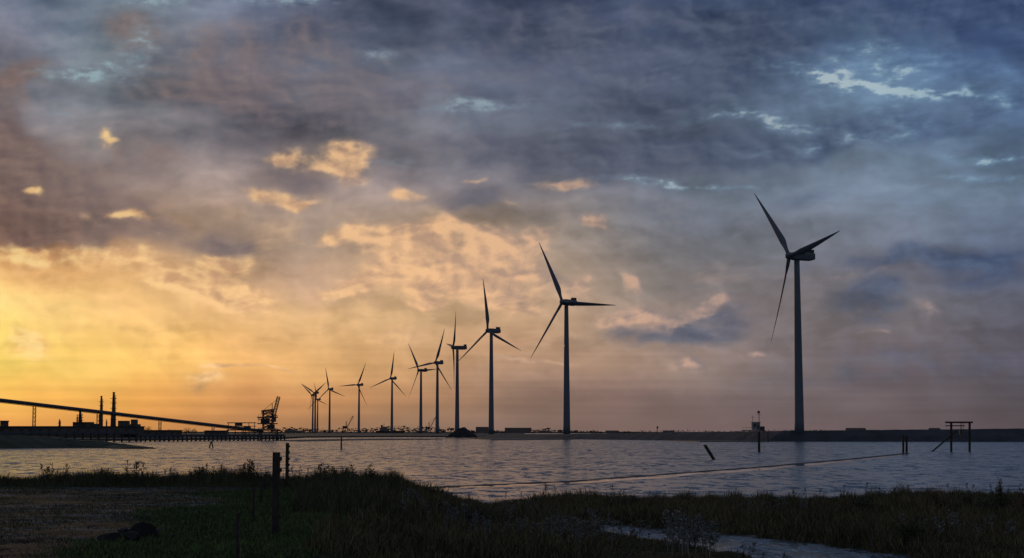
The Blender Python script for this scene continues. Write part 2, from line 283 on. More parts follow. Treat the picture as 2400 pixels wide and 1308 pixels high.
for i,p in enumerate(pts):
    t=i/len(pts); wd=(1.+9*math.sin(min(1,t*1.05)*math.pi)**1.2)*(.75+.25*math.sin(i*.113)*math.sin(i*.037)) if t<.95 else 1.
    vs+=[(p.x,p.y-1.5-wd,WZ+.004),(p.x,p.y-1.0,WZ+.004)]
mb.poly(vs,[(i*2,i*2+2,i*2+3,i*2+1) for i in range(len(pts)-1)]); struct(mb.build('calm_water',MC))
# ---------------------------------------------------------------- TURBINES
HUB=76.0
def blade_mesh(R=38.5):
    mb=MB(); secs=[]; S=22; n=14
    for i in range(S):
        t=i/(S-1); z=1.0+(R-1.0)*t
        if t<.06: ch=1.6; th=1.6
        else:
            q=(t-.06)/.94; up=min(1,q/.16); up=up*up*(3-2*up)
            ch=1.6+(2.85-1.6)*up if q<.16 else 2.85*(1-(q-.16)/.84)**.9*.93+.22
            th=1.6*(1-up)+.7*up if q<.16 else .7*(1-(q-.16)/.84)+.08
        tw=math.radians(16*(1-t)**1.5+20); off=-.18*ch*min(1,t/.15); bend=-1.2*t*t
        ring=[]
        for k in range(n):
            a=2*math.pi*k/n; x=math.cos(a)*ch/2+(-off); y=math.sin(a)*th/2*(1-.35*math.cos(a)*min(1,t*6))
            ring.append((x*math.cos(tw)-y*math.sin(tw), x*math.sin(tw)+y*math.cos(tw)+bend, z))
        secs+=ring
    mb.poly(secs,[(j*n+i,j*n+(i+1)%n,(j+1)*n+(i+1)%n,(j+1)*n+i) for j in range(S-1) for i in range(n)]+[tuple(range(n-1,-1,-1)),tuple(range((S-1)*n,S*n))])
    return mb
root=empty('wind_turbine',(0,0,0))
MB().lathe([(3.6,-.6),(3.6,.35),(2.6,.5)],n=28).build('foundation',MT['steel'],root)
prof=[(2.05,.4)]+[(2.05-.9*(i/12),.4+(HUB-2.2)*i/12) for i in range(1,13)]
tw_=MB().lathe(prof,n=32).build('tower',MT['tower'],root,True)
MB().box((0,-2.08,2.0),(1.1,.16,2.3)).build('door',MT['steel'],tw_)
st=MB()
for i in range(7): st.box((-1.6-.38*i,-2.6,2.3-.3*i),(.38,1.0,.08))
st.tube((-1.4,-3.1,3.4),(-4.2,-3.1,1.3),.05,n=4).tube((-1.4,-2.1,3.4),(-4.2,-2.1,1.3),.05,n=4).tube((-4.2,-3.1,1.3),(-4.2,-3.1,0),.05,n=4).tube((-1.4,-3.1,3.4),(-1.4,-3.1,0),.05,n=4)
st.build('stairs',MT['steel'],root)
nb_=MB(); pr=[(-2.6,1.35,1.5,.1),(-1.5,1.65,1.75,.05),(6.5,1.65,1.75,0.05),(8.3,1.5,1.45,.2)]
vs=[];n=16
for (y,wx_,hz,dz) in pr:
    for k_ in range(n):
        a=2*math.pi*k_/n; cx=math.copysign(abs(math.cos(a))**.45,math.cos(a)); cz=math.copysign(abs(math.sin(a))**.45,math.sin(a)); vs.append((cx*wx_,y,HUB+dz+cz*hz))
nb_.poly(vs,[(j*n+i,(j+1)*n+i,(j+1)*n+(i+1)%n,j*n+(i+1)%n) for j in range(3) for i in range(n)]+[tuple(range(n)),tuple(range(4*n-1,3*n-1,-1))])
na_=nb_.build('nacelle',MT['nac'],root)
MB().box((0,6.9,HUB+2.35),(2.4,2.2,1.3)).build('cooler',MT['dark'],na_)
MB().tube((.4,5.2,HUB+1.7),(.4,5.2,HUB+3.6),.06,n=5).tube((-.3,5.2,HUB+3.4),(1.1,5.2,HUB+3.4),.05,n=5).build('wind_vane',MT['dark'],na_)
hb=MB(); vs=[]; n=20
pf=[(0.05,-1.9),(.75,-1.7),(1.25,-1.2),(1.55,-.5),(1.6,.4),(1.45,1.1)]
for r_,y in pf:
    for k_ in range(n): a=2*math.pi*k_/n; vs.append((r_*math.cos(a),y,r_*math.sin(a)))
hb.poly(vs,[(j*n+i,j*n+(i+1)%n,(j+1)*n+(i+1)%n,(j+1)*n+i) for j in range(len(pf)-1) for i in range(n)]+[tuple(range(n)),tuple(range(len(pf)*n-1,(len(pf)-1)*n-1,-1))])
hub=hb.build('rotor_hub',MT['nac'],root,True); hub.location=(0,-3.7,HUB)
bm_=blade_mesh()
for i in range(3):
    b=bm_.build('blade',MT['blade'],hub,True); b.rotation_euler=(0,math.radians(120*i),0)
TB=[
(1850,600,-80,145,.555,'largest and nearest wind turbine, alone at the far right beside the small station hut'),
(1318,708,-61,136,.79,'second largest wind turbine, one blade stretched out level to the right'),
(1143,775,-16,120,.70,'third largest wind turbine, just right of the black coal heap on the dike'),
(1062,815,8,73,.14,'wind turbine seen almost edge-on, its rotor a thin line, directly above the coal heap'),
(1020,850,18,82,.76,'fifth wind turbine from the right, one blade up to the right, crossing its left neighbour'),
(981,868,-26,60,.60,'sixth wind turbine from the right, one blade down-left, crossed by its right neighbour'),
(915,887,5,62,.77,'wind turbine left of the crossing pair, standing apart, one blade straight up'),
(838,902,16,52,.74,'small wind turbine standing apart, a blade up to the right, eighth from the right'),
(770,912,-10,47,.80,'small far wind turbine just right of the tight cluster at the end of the row'),
(742,936,-6,31,.7,'lowest and most distant wind turbine, on the right within the tight cluster at the end'),
(736,921,-33,20,.72,'middle wind turbine of the tight cluster at the left end of the row'),
(730,926,-28,27,.62,'leftmost wind turbine of the whole row, on the left in the tight cluster'),
]
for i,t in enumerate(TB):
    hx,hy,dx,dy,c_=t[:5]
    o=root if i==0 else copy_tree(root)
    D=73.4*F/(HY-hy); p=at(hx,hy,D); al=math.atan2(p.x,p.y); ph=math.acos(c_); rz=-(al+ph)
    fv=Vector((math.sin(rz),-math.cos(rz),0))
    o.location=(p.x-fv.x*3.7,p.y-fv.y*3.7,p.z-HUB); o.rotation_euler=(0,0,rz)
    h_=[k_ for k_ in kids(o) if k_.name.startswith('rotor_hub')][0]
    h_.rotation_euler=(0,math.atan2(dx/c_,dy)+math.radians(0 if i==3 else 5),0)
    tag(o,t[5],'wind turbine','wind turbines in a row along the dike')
# ---------------------------------------------------------------- PORT
a=at(-60,931,640); b=at(615,1010,850)
cv=empty('conveyor_bridge',a); d=(b-a)
mb=MB().tube((0,0,0),d,.75,n=12); mb.build('tube',MT['steel'],cv)
mb=MB()
for s in(-.8,.8): mb.tube((0,s,-.9),d+Vector((0,s,-.9)),.12,n=4)
for i in range(60): 
    p=d*(i/60); q=d*((i+1)/60); mb.tube(p+Vector((0,-.8,-.9)),q+Vector((0,.8,-.9)),.07,n=3)
mb.build('walkway',MT['dark'],cv)
for px in(52,185,330,470,560):
    t=(px+60)/675; p=d*t; h=(a+p).z-0.9+.4; q=p+Vector((0,0,-.9)); 
    MB().lattice(q+Vector((0,0,0)),q-Vector((0,0,max(1,h))),1.0,max(2,int(h/1.6)),.1).build('trestle',MT['steel'],cv)
tag(cv,'long tubular conveyor bridge sloping down from the left edge to the ship loader','conveyor')
def jetty(px0,px1,yt,D0,D1,label,step=14):
    j=empty('jetty',at(px0,yt,D0)); o=j.location
    A=at(px0,yt,D0); B=at(px1,yt,D1); dk=MB(); dd=B-A; nrm_=Vector((-dd.y,dd.x,0)).normalized()*4
    vs=[A-nrm_-o,B-nrm_-o,B+nrm_-o,A+nrm_-o]; vs+= [q-Vector((0,0,1.1)) for q in vs]
    dk.poly(vs,[(0,1,2,3),(7,6,5,4),(0,4,5,1),(1,5,6,2),(2,6,7,3),(3,7,4,0)]); dk.build('deck',MT['steel'],j)
    n=int((px1-px0)/step)
    rl=MB()
    for i in range(n+1):
        p=A.lerp(B,i/n)-o-nrm_
        MB().tube(p-Vector((0,0,.7)),Vector((p.x,p.y,WZ-1-o.z)),.45,n=6).build('pile',MT['dark'],j)
        rl.tube(p,p+Vector((0,0,1.1)),.06,n=4)
    rl.tube(A-o-nrm_+Vector((0,0,1.1)),B-o-nrm_+Vector((0,0,1.1)),.06,n=4); rl.build('railing',MT['dark'],j)
    tag(j,label,'jetty')
jetty(300,650,1018,700,800,'dark piled jetty running out to the foot of the ship loader',10)
jetty(-60,300,1011,600,700,'raised dark pier deck behind the green dam at the left edge',20)
D=815; o=at(628,1034,D); o.z=WZ; s=D/F
ld=empty('ship_loader',o)
def q(px,py,y=0): p=at(px,py,D); return Vector((p.x-o.x,y,p.z-o.z))
for x in(606,650):
    for y in(-3.5,3.5): MB().tube(q(x,1036,y),q(x-2 if x>620 else x+6,1008,y*.7),.45,.35,n=6).build('portal_leg',MT['dark'],ld)
MB().tube(q(606,1020,-3),q(650,1020,-3),.3).build('cross_tie',MT['dark'],ld); MB().tube(q(606,1020,3),q(650,1020,3),.3).build('cross_tie',MT['dark'],ld)
for yy,ww,dd_ in((1008,9.6,7),(993,9,6),(978,9.2,5)): MB().box(q(627,yy),(ww,dd_,.5)).build('platform',MT['dark'],ld)
MB().lattice(q(628,1008),q(628,962),4.4,6,.28).build('tower_frame',MT['dark'],ld)
MB().box(q(622,987,-1),(3.6,4,2.2)).build('machine_house',MT['dark'],ld); MB().box(q(636,1000,-1),(3,4,2)).build('machine_house',MT['dark'],ld)
cbn=MB().box(q(643,984,-2),(2,2,2)).build('cab',MT['dark'],ld); MB().box(q(643,984.5,-3.02),(1.5,.05,.9)).build('window',MT['hazew'],cbn)
MB().lattice(q(641,978),q(653,930),1.3,8,.18).build('boom',MT['dark'],ld)
mb=MB().lattice(q(612,966),q(641,962),1.4,5,.16).tube(q(612,966),q(638,945),.12,n=4).tube(q(638,945),q(653,932),.1,n=4).tube(q(638,962),q(638,945),.2,n=4); mb.build('counter_jib',MT['dark'],ld)
MB().lattice(q(604,982),q(648,975,2),1.,6,.15).build('chute',MT['dark'],ld)
for yy in(1008,993,978):
    rl=MB()
    for x in range(608,650,6): rl.tube(q(x,yy,-3.1),q(x,yy-6,-3.1),.06,n=3)
    rl.tube(q(608,yy-6,-3.1),q(648,yy-6,-3.1),.06,n=3)
    rl.build('railing',MT['dark'],ld)
tag(ld,'tall dark ship loader with raised boom at the head of the jetty','ship loader')
D=800; o=at(568,1022,D)
tf=empty('transfer_frame',o)
for x in(537,553,569,585,598): MB().tube(q(x,1024,-2),q(x,991,-2),.18,n=5).build('post',MT['dark'],tf)
MB().tube(q(534,991,-2),q(602,991,-2),.22,n=5).build('beam',MT['dark'],tf); MB().tube(q(534,999,-2),q(602,999,-2),.15,n=5).build('beam',MT['dark'],tf); MB().box(q(568,1008,-2),(13.5,3,.5)).build('deck',MT['dark'],tf)
MB().box(q(560,995,-1),(3,2.4,1.2)).build('drive_housing',MT['dark'],tf); MB().box(q(580,1003,-1),(3,2.4,1.4)).build('drive_housing',MT['dark'],tf)
tag(tf,'open steel frame where the conveyor ends, left of the ship loader','frame')
def building(px0,px1,y0,y1,D,label,m,roofm,name='warehouse',nw=8,depth=20,group=None,storeys=1,pitch=.0,cat='building'):
    A=at(px0,y1,D);B=at(px1,y1,D); top=at(px0,y0,D).z; gz=-.4; cx=(A.x+B.x)/2; wd=abs(B.x-A.x); h=top-gz
    o=empty(name,(cx,D+depth/2,gz))
    ph=h*pitch
    wl=MB().box((0,0,(h-ph)/2),(wd,depth,h-ph)).build('wall',m,o)
    if pitch: MB().poly([(-wd/2-.3,-depth/2-.3,h-ph),(wd/2+.3,-depth/2-.3,h-ph),(wd/2+.3,depth/2+.3,h-ph),(-wd/2-.3,depth/2+.3,h-ph),(-wd/2,0,h),(wd/2,0,h)],[(0,1,5,4),(2,3,4,5),(1,2,5),(3,0,4),(3,2,1,0)]).build('roof',roofm,o)
    else: MB().box((0,0,h+.25),(wd+.6,depth+.6,.5)).build('roof',roofm,o)
    for s_ in range(storeys):
        for i in range(nw):
            MB().box((-wd/2+wd*(i+.5)/nw,-depth/2-.06,(h-ph)*(s_+.55)/storeys),(wd/nw*.55,.14,(h-ph)/storeys*.45)).build('window',MT['hazew'],o)
    return tag(o,label,cat,group)
building(-40,318,1001,1012,860,'long low flat-roofed warehouse behind the pier at the left edge',MT['port'],MT['dark'],nw=16)
building(0,12,988,1000,900,'small square block on top of the left end of the warehouse line',MT['port'],MT['dark'],name='plant_block',nw=1,depth=6)
building(330,420,1010,1014,900,'low dark shed on the quay beneath the middle of the conveyor',MT['port'],MT['dark'],name='quay_shed',nw=5,depth=8)
building(480,528,1011,1015,900,'low dark shed on the quay just left of the steel transfer frame',MT['port'],MT['dark'],name='quay_shed',nw=3,depth=8)
building(170,212,990,1010,2300,'low process hall around the foot of the short column',MT['port'],MT['red'],name='plant_hall',nw=3)
building(276,296,987,1010,2200,'square plant block just right of the two chimneys',MT['port'],MT['dark'],name='plant_block',nw=2,storeys=2)
building(306,315,984,1010,2250,'narrow tower-like plant block, second right of the chimneys',MT['port'],MT['dark'],name='plant_block',nw=1,storeys=2)
building(296,322,995,1010,2300,'low plant block around the foot of the narrow tower-like block',MT['port'],MT['dark'],name='plant_block',nw=2)
building(212,232,994,1010,2250,'low plant block directly left of the two chimneys',MT['port'],MT['dark'],name='plant_block',nw=2)
def stack(px,ytop,D,r,label,name='chimney'):
    o=at(px,1012,D); o.z=-.4; h=at(px,ytop,D).z-o.z; e=empty(name,o)
    MB().lathe([(r*1.7,0),(r*1.5,h*.3),(r*1.4,h*.5),(r,h*.52),(r*.8,h*.85),(r*.6,h)],n=14).build('shaft',MT['port'],e,True)
    for t in(.35,.5,.62,.75,.86): MB().lathe([(r*1.9,h*t),(r*1.9,h*t+.6),(r*1.1,h*t+.6)],n=12).build('platform',MT['dark'],e)
    MB().tube((r*1.5,-r,0),(r*1.3,-r,h*.95),.35,n=5).build('ladder',MT['dark'],e)
    MB().lathe([(r*.8,h),(r*.8,h+1.2),(r*.4,h+1.2)],n=12).build('rim',MT['dark'],e)
    tag(e,label,'chimney')
stack(236,930,2500,2.0,'slimmer left one of the two tall plant chimneys'); stack(265,921,2400,2.5,'taller right one of the two tall plant chimneys')
stack(187,966,2300,2.4,'short stubby column with platforms left of the two chimneys','process_column'); stack(139,985,2300,1.2,'small lone stack left of the stubby column','pipe_stack')
stack(180,975,2320,.8,'thin pipe stack touching the stubby column','pipe_stack'); stack(249,985,2420,.8,'low thin pipe stack between the two tall chimneys','pipe_stack')
def tree(px,ytop,wpx,D,label,m=None,gz=-.4):
    o=at(px,1012,D); o.z=gz; h=at(px,ytop,D).z-gz; w_=wpx/F*D; e=empty('tree',o)
    t=MB().tube((0,0,0),(0,0,h*.6),h*.04,h*.02,6)
    for i in range(5): a=i*1.3; t.tube((0,0,h*.35),(math.cos(a)*w_*.3,math.sin(a)*w_*.3,h*.7),h*.015,h*.006,4)
    t.build('trunk',MT['bark'],e)
    c_=MB(); r=random.Random(px)
    cl=[(r.uniform(-.36,.36)*w_,r.uniform(-.3,.3)*w_,h*r.uniform(.38,.85),r.uniform(.12,.22)*w_) for _ in range(14)]
    for k_ in range(700):
        x,y,z,R=r.choice(cl); u_=Vector((r.gauss(0,1),r.gauss(0,1),r.gauss(0,1))).normalized()*R*r.uniform(.4,1); p=Vector((x,y,z))+u_; s_=h*.035
        c_.poly([p+Vector((r.uniform(-s_,s_),r.uniform(-s_,s_),r.uniform(-s_,s_))) for _ in range(3)],[(0,1,2)])
    c_.build('crown',m or MT['leaf'],e); tag(e,label,'tree')
tree(345,999,30,1100,'small round tree right of the warehouse, beneath the conveyor'); tree(436,1001,26,1000,'dark bushy tree beneath the lower half of the conveyor'); tree(455,1003,18,1010,'smaller tree touching the dark bushy one beneath the conveyor'); tree(400,1006,22,1050,'low tree left of the dark bushy one')
tree(318,1003,16,1150,'small tree at the right end of the warehouse')
def wood(name,px0,px1,D,hm,label,dens=3,m=None):
    c_=MB(); r=random.Random(int(px0)); A=xd(px0,D)[0];B=xd(px1,D)[0]; n=int((B-A)/14)
    for i in range(n):
        x=A+(B-A)*(i+r.random())/n; hh=hm*(.45+.35*math.sin(x*.004+px0)+.25*math.sin(x*.017)+r.uniform(-.2,.25)); hh=max(1.5,hh)
        for k_ in range(dens*4):
            p=Vector((x+r.gauss(0,9),D+r.uniform(-20,20),-.3+hh*r.random()**.7)); s_=hm*.28
            c_.poly([p+Vector((r.uniform(-s_,s_)*1.6,r.uniform(-s_,s_),r.uniform(-s_,s_)*.8)) for _ in range(3)],[(0,1,2)])
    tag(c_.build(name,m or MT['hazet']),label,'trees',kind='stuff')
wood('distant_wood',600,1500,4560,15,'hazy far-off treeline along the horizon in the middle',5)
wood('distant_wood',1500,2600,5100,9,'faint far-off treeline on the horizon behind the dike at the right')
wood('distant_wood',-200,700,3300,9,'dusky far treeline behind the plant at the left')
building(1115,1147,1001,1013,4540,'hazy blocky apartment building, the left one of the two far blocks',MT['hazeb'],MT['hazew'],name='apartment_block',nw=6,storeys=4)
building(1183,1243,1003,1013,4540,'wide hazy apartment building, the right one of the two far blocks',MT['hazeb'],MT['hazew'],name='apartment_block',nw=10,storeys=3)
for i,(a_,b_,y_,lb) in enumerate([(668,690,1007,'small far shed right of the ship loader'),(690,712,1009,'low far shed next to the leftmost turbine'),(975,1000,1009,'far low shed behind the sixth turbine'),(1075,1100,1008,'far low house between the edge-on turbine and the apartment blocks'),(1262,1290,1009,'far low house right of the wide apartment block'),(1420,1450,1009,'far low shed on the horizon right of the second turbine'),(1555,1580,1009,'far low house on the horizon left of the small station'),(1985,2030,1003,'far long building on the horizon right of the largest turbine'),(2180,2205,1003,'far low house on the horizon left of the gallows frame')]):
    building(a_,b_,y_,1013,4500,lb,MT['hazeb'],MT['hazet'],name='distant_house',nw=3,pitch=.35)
def crane(px,ytop,lean,D,label,base=1012):
    o=at(px,base,D); o.z=-.4; e=empty('harbour_crane',o); h=at(px,ytop,D).z-o.z
    for sx_ in(-1,1):
        for sy_ in(-1,1): MB().tube((sx_*h*.11,sy_*h*.11,0),(sx_*h*.05,sy_*h*.05,h*.3),h*.016,n=5).build('portal_leg',MT['port'],e)
    MB().box((-lean*h*.1,0,h*.36),(h*.26,h*.16,h*.14)).build('machine_house',MT['port'],e)
    MB().lattice((lean*h*.05,0,h*.36),(lean*h*.42,0,h),h*.05,9,h*.007).build('jib',MT['port'],e)
    MB().lattice((0,0,h*.4),(-lean*h*.02,0,h*.68),h*.05,4,h*.007).build('mast',MT['port'],e)
    MB().tube((-lean*h*.02,0,h*.68),(lean*h*.42,0,h),h*.005,n=3).tube((lean*h*.42,0,h),(lean*h*.42,0,h*.45),h*.004,n=3).build('cable',MT['port'],e)
    tag(e,label,'crane','harbour cranes on the far quay')
crane(812,975,.9,2900,'harbour crane with jib leaning right, left of the small turbine standing alone'); crane(1006,978,.9,2300,'harbour crane with jib leaning right between the crossing turbine pair'); crane(955,998,-1.1,2900,'low harbour crane with jib leaning left'); crane(1030,992,-.8,2500,'short harbour crane right of the crossing turbine pair')
D=3000; o=at(912,1014,D); o.z=-.6
sh_=empty('moored_ship',o)
MB().poly([(-22,-5,0),(24,-5,0),(28,0,5),(-24,0,5),(-23,-6,5),(25,-6,5),(-22,5,0),(24,5,0),(-23,6,5),(25,6,5)],[(0,1,5,4),(1,7,9,2,5),(7,6,8,9),(6,0,4,3,8),(4,5,2,9,8,3),(0,6,7,1)]).build('hull',MT['port'],sh_)
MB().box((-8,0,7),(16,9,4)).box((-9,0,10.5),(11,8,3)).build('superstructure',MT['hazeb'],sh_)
MB().tube((-9,0,12),(-9,0,18),.4,n=5).build('mast',MT['port'],sh_); MB().tube((10,0,5),(10,0,14),.35,n=5).tube((10,0,14),(20,0,8),.25,n=4).build('deck_crane',MT['port'],sh_)
MB().box((-13,0,13),(3,3,4)).build('funnel',MT['dark'],sh_)
tag(sh_,'moored ship with square superstructure behind the turbine whose blade points straight up','ship')
D=1010; o=at(1083,1028,D); o.z=-.9; r=random.Random(3)
vs=[];n=26
for j,(rr,zz_) in enumerate([(8.2,0),(6.4,1.9),(4.2,3.7),(2.2,5.3),(.5,6.1)]):
    for i in range(n): a=2*math.pi*i/n; k_=1+r.uniform(-.07,.07); vs.append((rr*1.15*k_*math.cos(a)+(1.2 if j>3 else 0),rr*k_*math.sin(a),zz_+r.uniform(-.15,.15)))
hp=MB().poly(vs,[(j*n+i,j*n+(i+1)%n,(j+1)*n+(i+1)%n,(j+1)*n+i) for j in range(4) for i in range(n)]+[tuple(range(4*n,5*n))]).build('coal_heap',MT['coal']); hp.location=o
tag(hp,'black conical heap of coal at the water edge below the edge-on turbine','heap')
D=705; o=at(1768,1010,D); zb=o.z-.2
hs=empty('radar_station',o)
MB().box(q(1765,1009),(9.5,4.5,.35)).build('platform',MT['steel'],hs)
for x in(1742,1757,1772,1788): MB().tube(q(x,1010,-1.8),q(x,1026,-1.8),.16,n=5).build('platform_leg',MT['steel'],hs)
hu=MB().box(q(1771,999),(3.4,2.8,3.0)).box(q(1771,989.5),(3.8,3.1,.25)).build('hut',MT['pale'],hs)
MB().box(q(1768,997,-1.44),(.9,.08,1.0)).build('window',MT['dark'],hu); MB().box(q(1776,1001,-1.44),(.8,.08,1.9)).build('door',MT['steel'],hu)
MB().tube(q(1779,989),q(1779,963),.13,n=5).tube(q(1774,972),q(1784,972),.08,n=4).build('mast',MT['dark'],hs); MB().tube(q(1764,989),q(1764,974),.1,n=4).tube(q(1760,978),q(1768,978),.07,n=4).build('antenna',MT['dark'],hs)
MB().box(q(1778,966),(1.0,.4,1.0)).build('signal_board',MT['dark'],hs)
MB().box(q(1785,1004),(2.2,2.4,1.6)).build('equipment_box',MT['dark'],hs)
mb=MB()
for x in(1740,1748,1756): mb.tube(q(x,1008,-2.1),q(x,1002,-2.1),.06,n=4)
mb.tube(q(1738,1002,-2.1),q(1759,1002,-2.1),.06,n=4); mb.build('railing',MT['dark'],hs)
tag(hs,'small grey station hut with mast on a platform left of the largest turbine','station')
# ---------------------------------------------------------------- POSTS IN THE WATER
def stake(px0,y0,px1,y1,r,label,notch=False,cat='post',z=WZ,name='wooden_post'):
    b_=onz(px0,y0,z); D=b_.y; t_=at(px1,y1,D); d_=t_-b_; n=10
    mb=MB(); vs=[]; rr=random.Random(int(px0)); k_=8
    for j in range(k_+1):
        p=d_*(j/k_) if j else -d_.normalized()*.6
        for i in range(n): a=2*math.pi*i/n; q_=r*(1+rr.uniform(-.1,.1)); vs.append((p.x+q_*math.cos(a),p.y+q_*math.sin(a),p.z+(rr.uniform(-.04,.04) if j==k_ else 0)))
    mb.poly(vs,[(j*n+i,j*n+(i+1)%n,(j+1)*n+(i+1)%n,(j+1)*n+i) for j in range(k_) for i in range(n)]+[tuple(range(k_*n,k_*n+n))])
    o=mb.build(name,MT['wood']); o.location=b_; return tag(o,label,cat)
stake(800,1053,800,1023,.17,'lone upright post in the water below the small leftmost turbines')
stake(1779,1059,1779,1012,.24,'tall upright post in the water below the station hut')
stake(1673,1077,1652,1043,.27,'thick post in the water leaning over to the left')
stake(2117,1063,2117,1021,.2,'left one of the twin upright stakes at the end of the groyne'); stake(2125,1063,2125,1021,.2,'right one of the twin upright stakes at the end of the groyne')
stake(1800,1036,1800,1013,.2,'short far post just right of the tall one below the station hut')
stake(491,1050,494,1036,.16,'left leaning stake of the pair off the tip of the green dam'); stake(499,1050,496,1034,.16,'right stake of the pair off the tip of the green dam')
b_=onz(1541,1031); D=b_.y; o=b_
be=empty('beacon',b_)
for a in(0,2.1,4.2): MB().tube((1.1*math.cos(a),1.1*math.sin(a),-.5),(.2*math.cos(a),.2*math.sin(a),3.2),.2,n=5).build('leg',MT['dark'],be)
MB().tube((0,0,2.6),(0,0,7),.13,n=5).build('pole',MT['dark'],be); MB().lathe([(.1,5.6),(.5,5.7),(.5,6.2),(.1,6.7)],n=8).build('top_mark',MT['dark'],be)
tag(be,'thin three-legged beacon standing in the water between the second and the largest turbine','beacon')
b_=onz(2250,1058); D=b_.y; o=b_
ga=empty('mooring_frame',b_)
for x in(2228,2271): 
    k_=MB().tube(q(x,1062,-.5),q(x,989,-.5),.24,n=8).build('post',MT['wood'],ga)
MB().box(q(2246,990,-.5),(5.6,.45,.35)).build('beam',MT['wood'],ga); MB().box(q(2238,998,-.15),(4.,.2,.2)).build('brace_rail',MT['wood'],ga)
MB().tube(q(2182,1059,-.7),q(2240,1010,-.7),.18,n=6).build('diagonal_brace',MT['wood'],ga)
for x,y1 in((2250,1028),(2256,1034),(2252,1022)): 
    mb=MB(); 
    for j in range(12): 
        t0=990+(y1-990)*j/12; mb.tube(q(x+(j%2)*.4,t0,-.4),q(x+((j+1)%2)*.4,t0+(y1-990)/12,-.4),.05,n=4)
    mb.build('chain',MT['dark'],ga)
MB().box(q(2251,1014,-.4),(.5,.4,.9)).build('pulley_block',MT['dark'],ga)
tag(ga,'wooden gallows frame of two posts, crossbeam and slanting brace in the water at the right','mooring frame')
# ---------------------------------------------------------------- FOREGROUND TERRAIN
CR=[(-3,84),(.8,75),(3.6,70.5),(5.9,67),(7.9,62.5),(9.0,58),(9.6,53),(11,48),(14,42)]
def sstep(a,b,x): t=np.clip((x-a)/(b-a),0,1); return t*t*(3-2*t)
def creekd(x,y):
    d=np.full(np.shape(x),1e9)
    for (ax,ay),(bx,by) in zip(CR[:-1],CR[1:]):
        dx,dy=bx-ax,by-ay; t=np.clip(((x-ax)*dx+(y-ay)*dy)/(dx*dx+dy*dy),0,1)
        d=np.minimum(d,np.hypot(x-ax-t*dx,y-ay-t*dy))
    return d+.5*np.sin(x*1.3+y*.7)+.3*np.sin(y*2.1-x)
def wob(x,y): return .5*np.sin(x*.37+1.3*np.sin(y*.21))+.3*np.sin(y*.51+x*.23)+.2*np.sin(x*1.1-y*.83)
def edge(y): return -5.5-.02*(y-40)
def H(x,y):
    x=np.asarray(x,float); y=np.asarray(y,float)
    s=sstep(0,5.5,x-edge(y)+.8*wob(x*1.5,y))
    left=.05*wob(x*.6,y*.6)+.02*np.sin(x*2.3)*np.sin(y*1.9)
    right=-1.08+.12*wob(x,y)+.05*np.sin(x*1.7+y)+.25*sstep(12,30,x)
    z=left*(1-s)+right*s
    ds=creekd(x,y); k=sstep(2.2,4.0,ds); wd=sstep(1.,3.5,np.where(x<0,0,x))
    kk=1-(1-k)*wd
    z=z*kk+(-1.75)*(1-kk)
    sh=sstep(0,9,y-(86+2.*wob(x*.8,0*y)+6*sstep(-3,6,x)))
    return z*(1-sh)+(-2.4)*sh
xs=np.arange(-75,75.01,.5); ys=np.arange(-12,108.01,.5); X,Y=np.meshgrid(xs,ys); Z=H(X,Y)+rng.normal(0,.012,X.shape)
nx,ny=len(xs),len(ys); vv=np.stack([X.ravel(),Y.ravel(),Z.ravel()],1)
idx=np.arange(nx*ny).reshape(ny,nx); fq=np.stack([idx[:-1,:-1],idx[:-1,1:],idx[1:,1:],idx[1:,:-1]],-1).reshape(-1,4)
gm=bpy.data.materials.new('ground_soil'); gm.use_nodes=True; nt=gm.node_tree; b=nt.nodes['Principled BSDF']; L=nt.links
def put(s,v):
    if hasattr(v,'is_output') : L.new(v,s)
    else: s.default_value=v
def M(op,a,b=None,c=None,clamp=False):
    n=nd('ShaderNodeMath'); n.operation=op; n.use_clamp=clamp; put(n.inputs[0],a)
    if b is not None: put(n.inputs[1],b)
    return n.outputs[0]
def VM(op,a,b=None):
    n=nd('ShaderNodeVectorMath'); n.operation=op; put(n.inputs[0],a); put(n.inputs[1],b); return n.outputs[0]
def SS(v,a,b,lo=0.,hi=1.):
    n=nd('ShaderNodeMapRange'); n.interpolation_type='SMOOTHSTEP'; put(n.inputs[0],v)
    for i,x in enumerate((a,b,lo,hi)): n.inputs[i+1].default_value=x
    return n.outputs[0]
def noise(v,scale,detail=4,rough=.55,dist=0):
    n=nd('ShaderNodeTexNoise'); put(n.inputs['Vector'],v); n.inputs['Scale'].default_value=scale; n.inputs['Detail'].default_value=detail; n.inputs['Roughness'].default_value=rough
    return n
def mix(f,a,b,bt='MIX'):
    n=nd('ShaderNodeMix'); n.data_type='RGBA'; n.blend_type=bt; put(n.inputs[0],f); put(n.inputs[6],a); put(n.inputs[7],b); return n.outputs[2]
tc=nd('ShaderNodeTexCoord').outputs['Object']; s3=nd('ShaderNodeSeparateXYZ'); L.new(tc,s3.inputs[0])
bigf=noise(tc,.25,5,.6).outputs['Fac']; fine=noise(tc,3.5,6,.7).outputs['Fac']; strk=noise(VM('MULTIPLY',tc,(.25,1.,1.)),.55,5,.65).outputs['Fac']
dm=SS(M('ADD',M('ADD',s3.outputs[0],M('MULTIPLY',s3.outputs[1],.08)),M('MULTIPLY',M('SUBTRACT',bigf,.5),9.)),-6.0,-4.2,1.,0.)
gravel=mix(SS(fine,.42,.64),lin((28,32,36)),lin((96,108,120)))
gravel=mix(SS(strk,.42,.54),gravel,mix(SS(fine,.4,.6),lin((16,22,14)),lin((42,50,36))))
near=SS(s3.outputs[1],38,48,1.,0.)
gravel=mix(near,gravel,mix(SS(fine,.4,.6),lin((24,22,20)),lin((56,50,46))))
soil=mix(SS(fine,.4,.65),lin((28,30,14)),lin((54,52,30)))
L.new(mix(dm,soil,gravel),b.inputs['Base Color'])
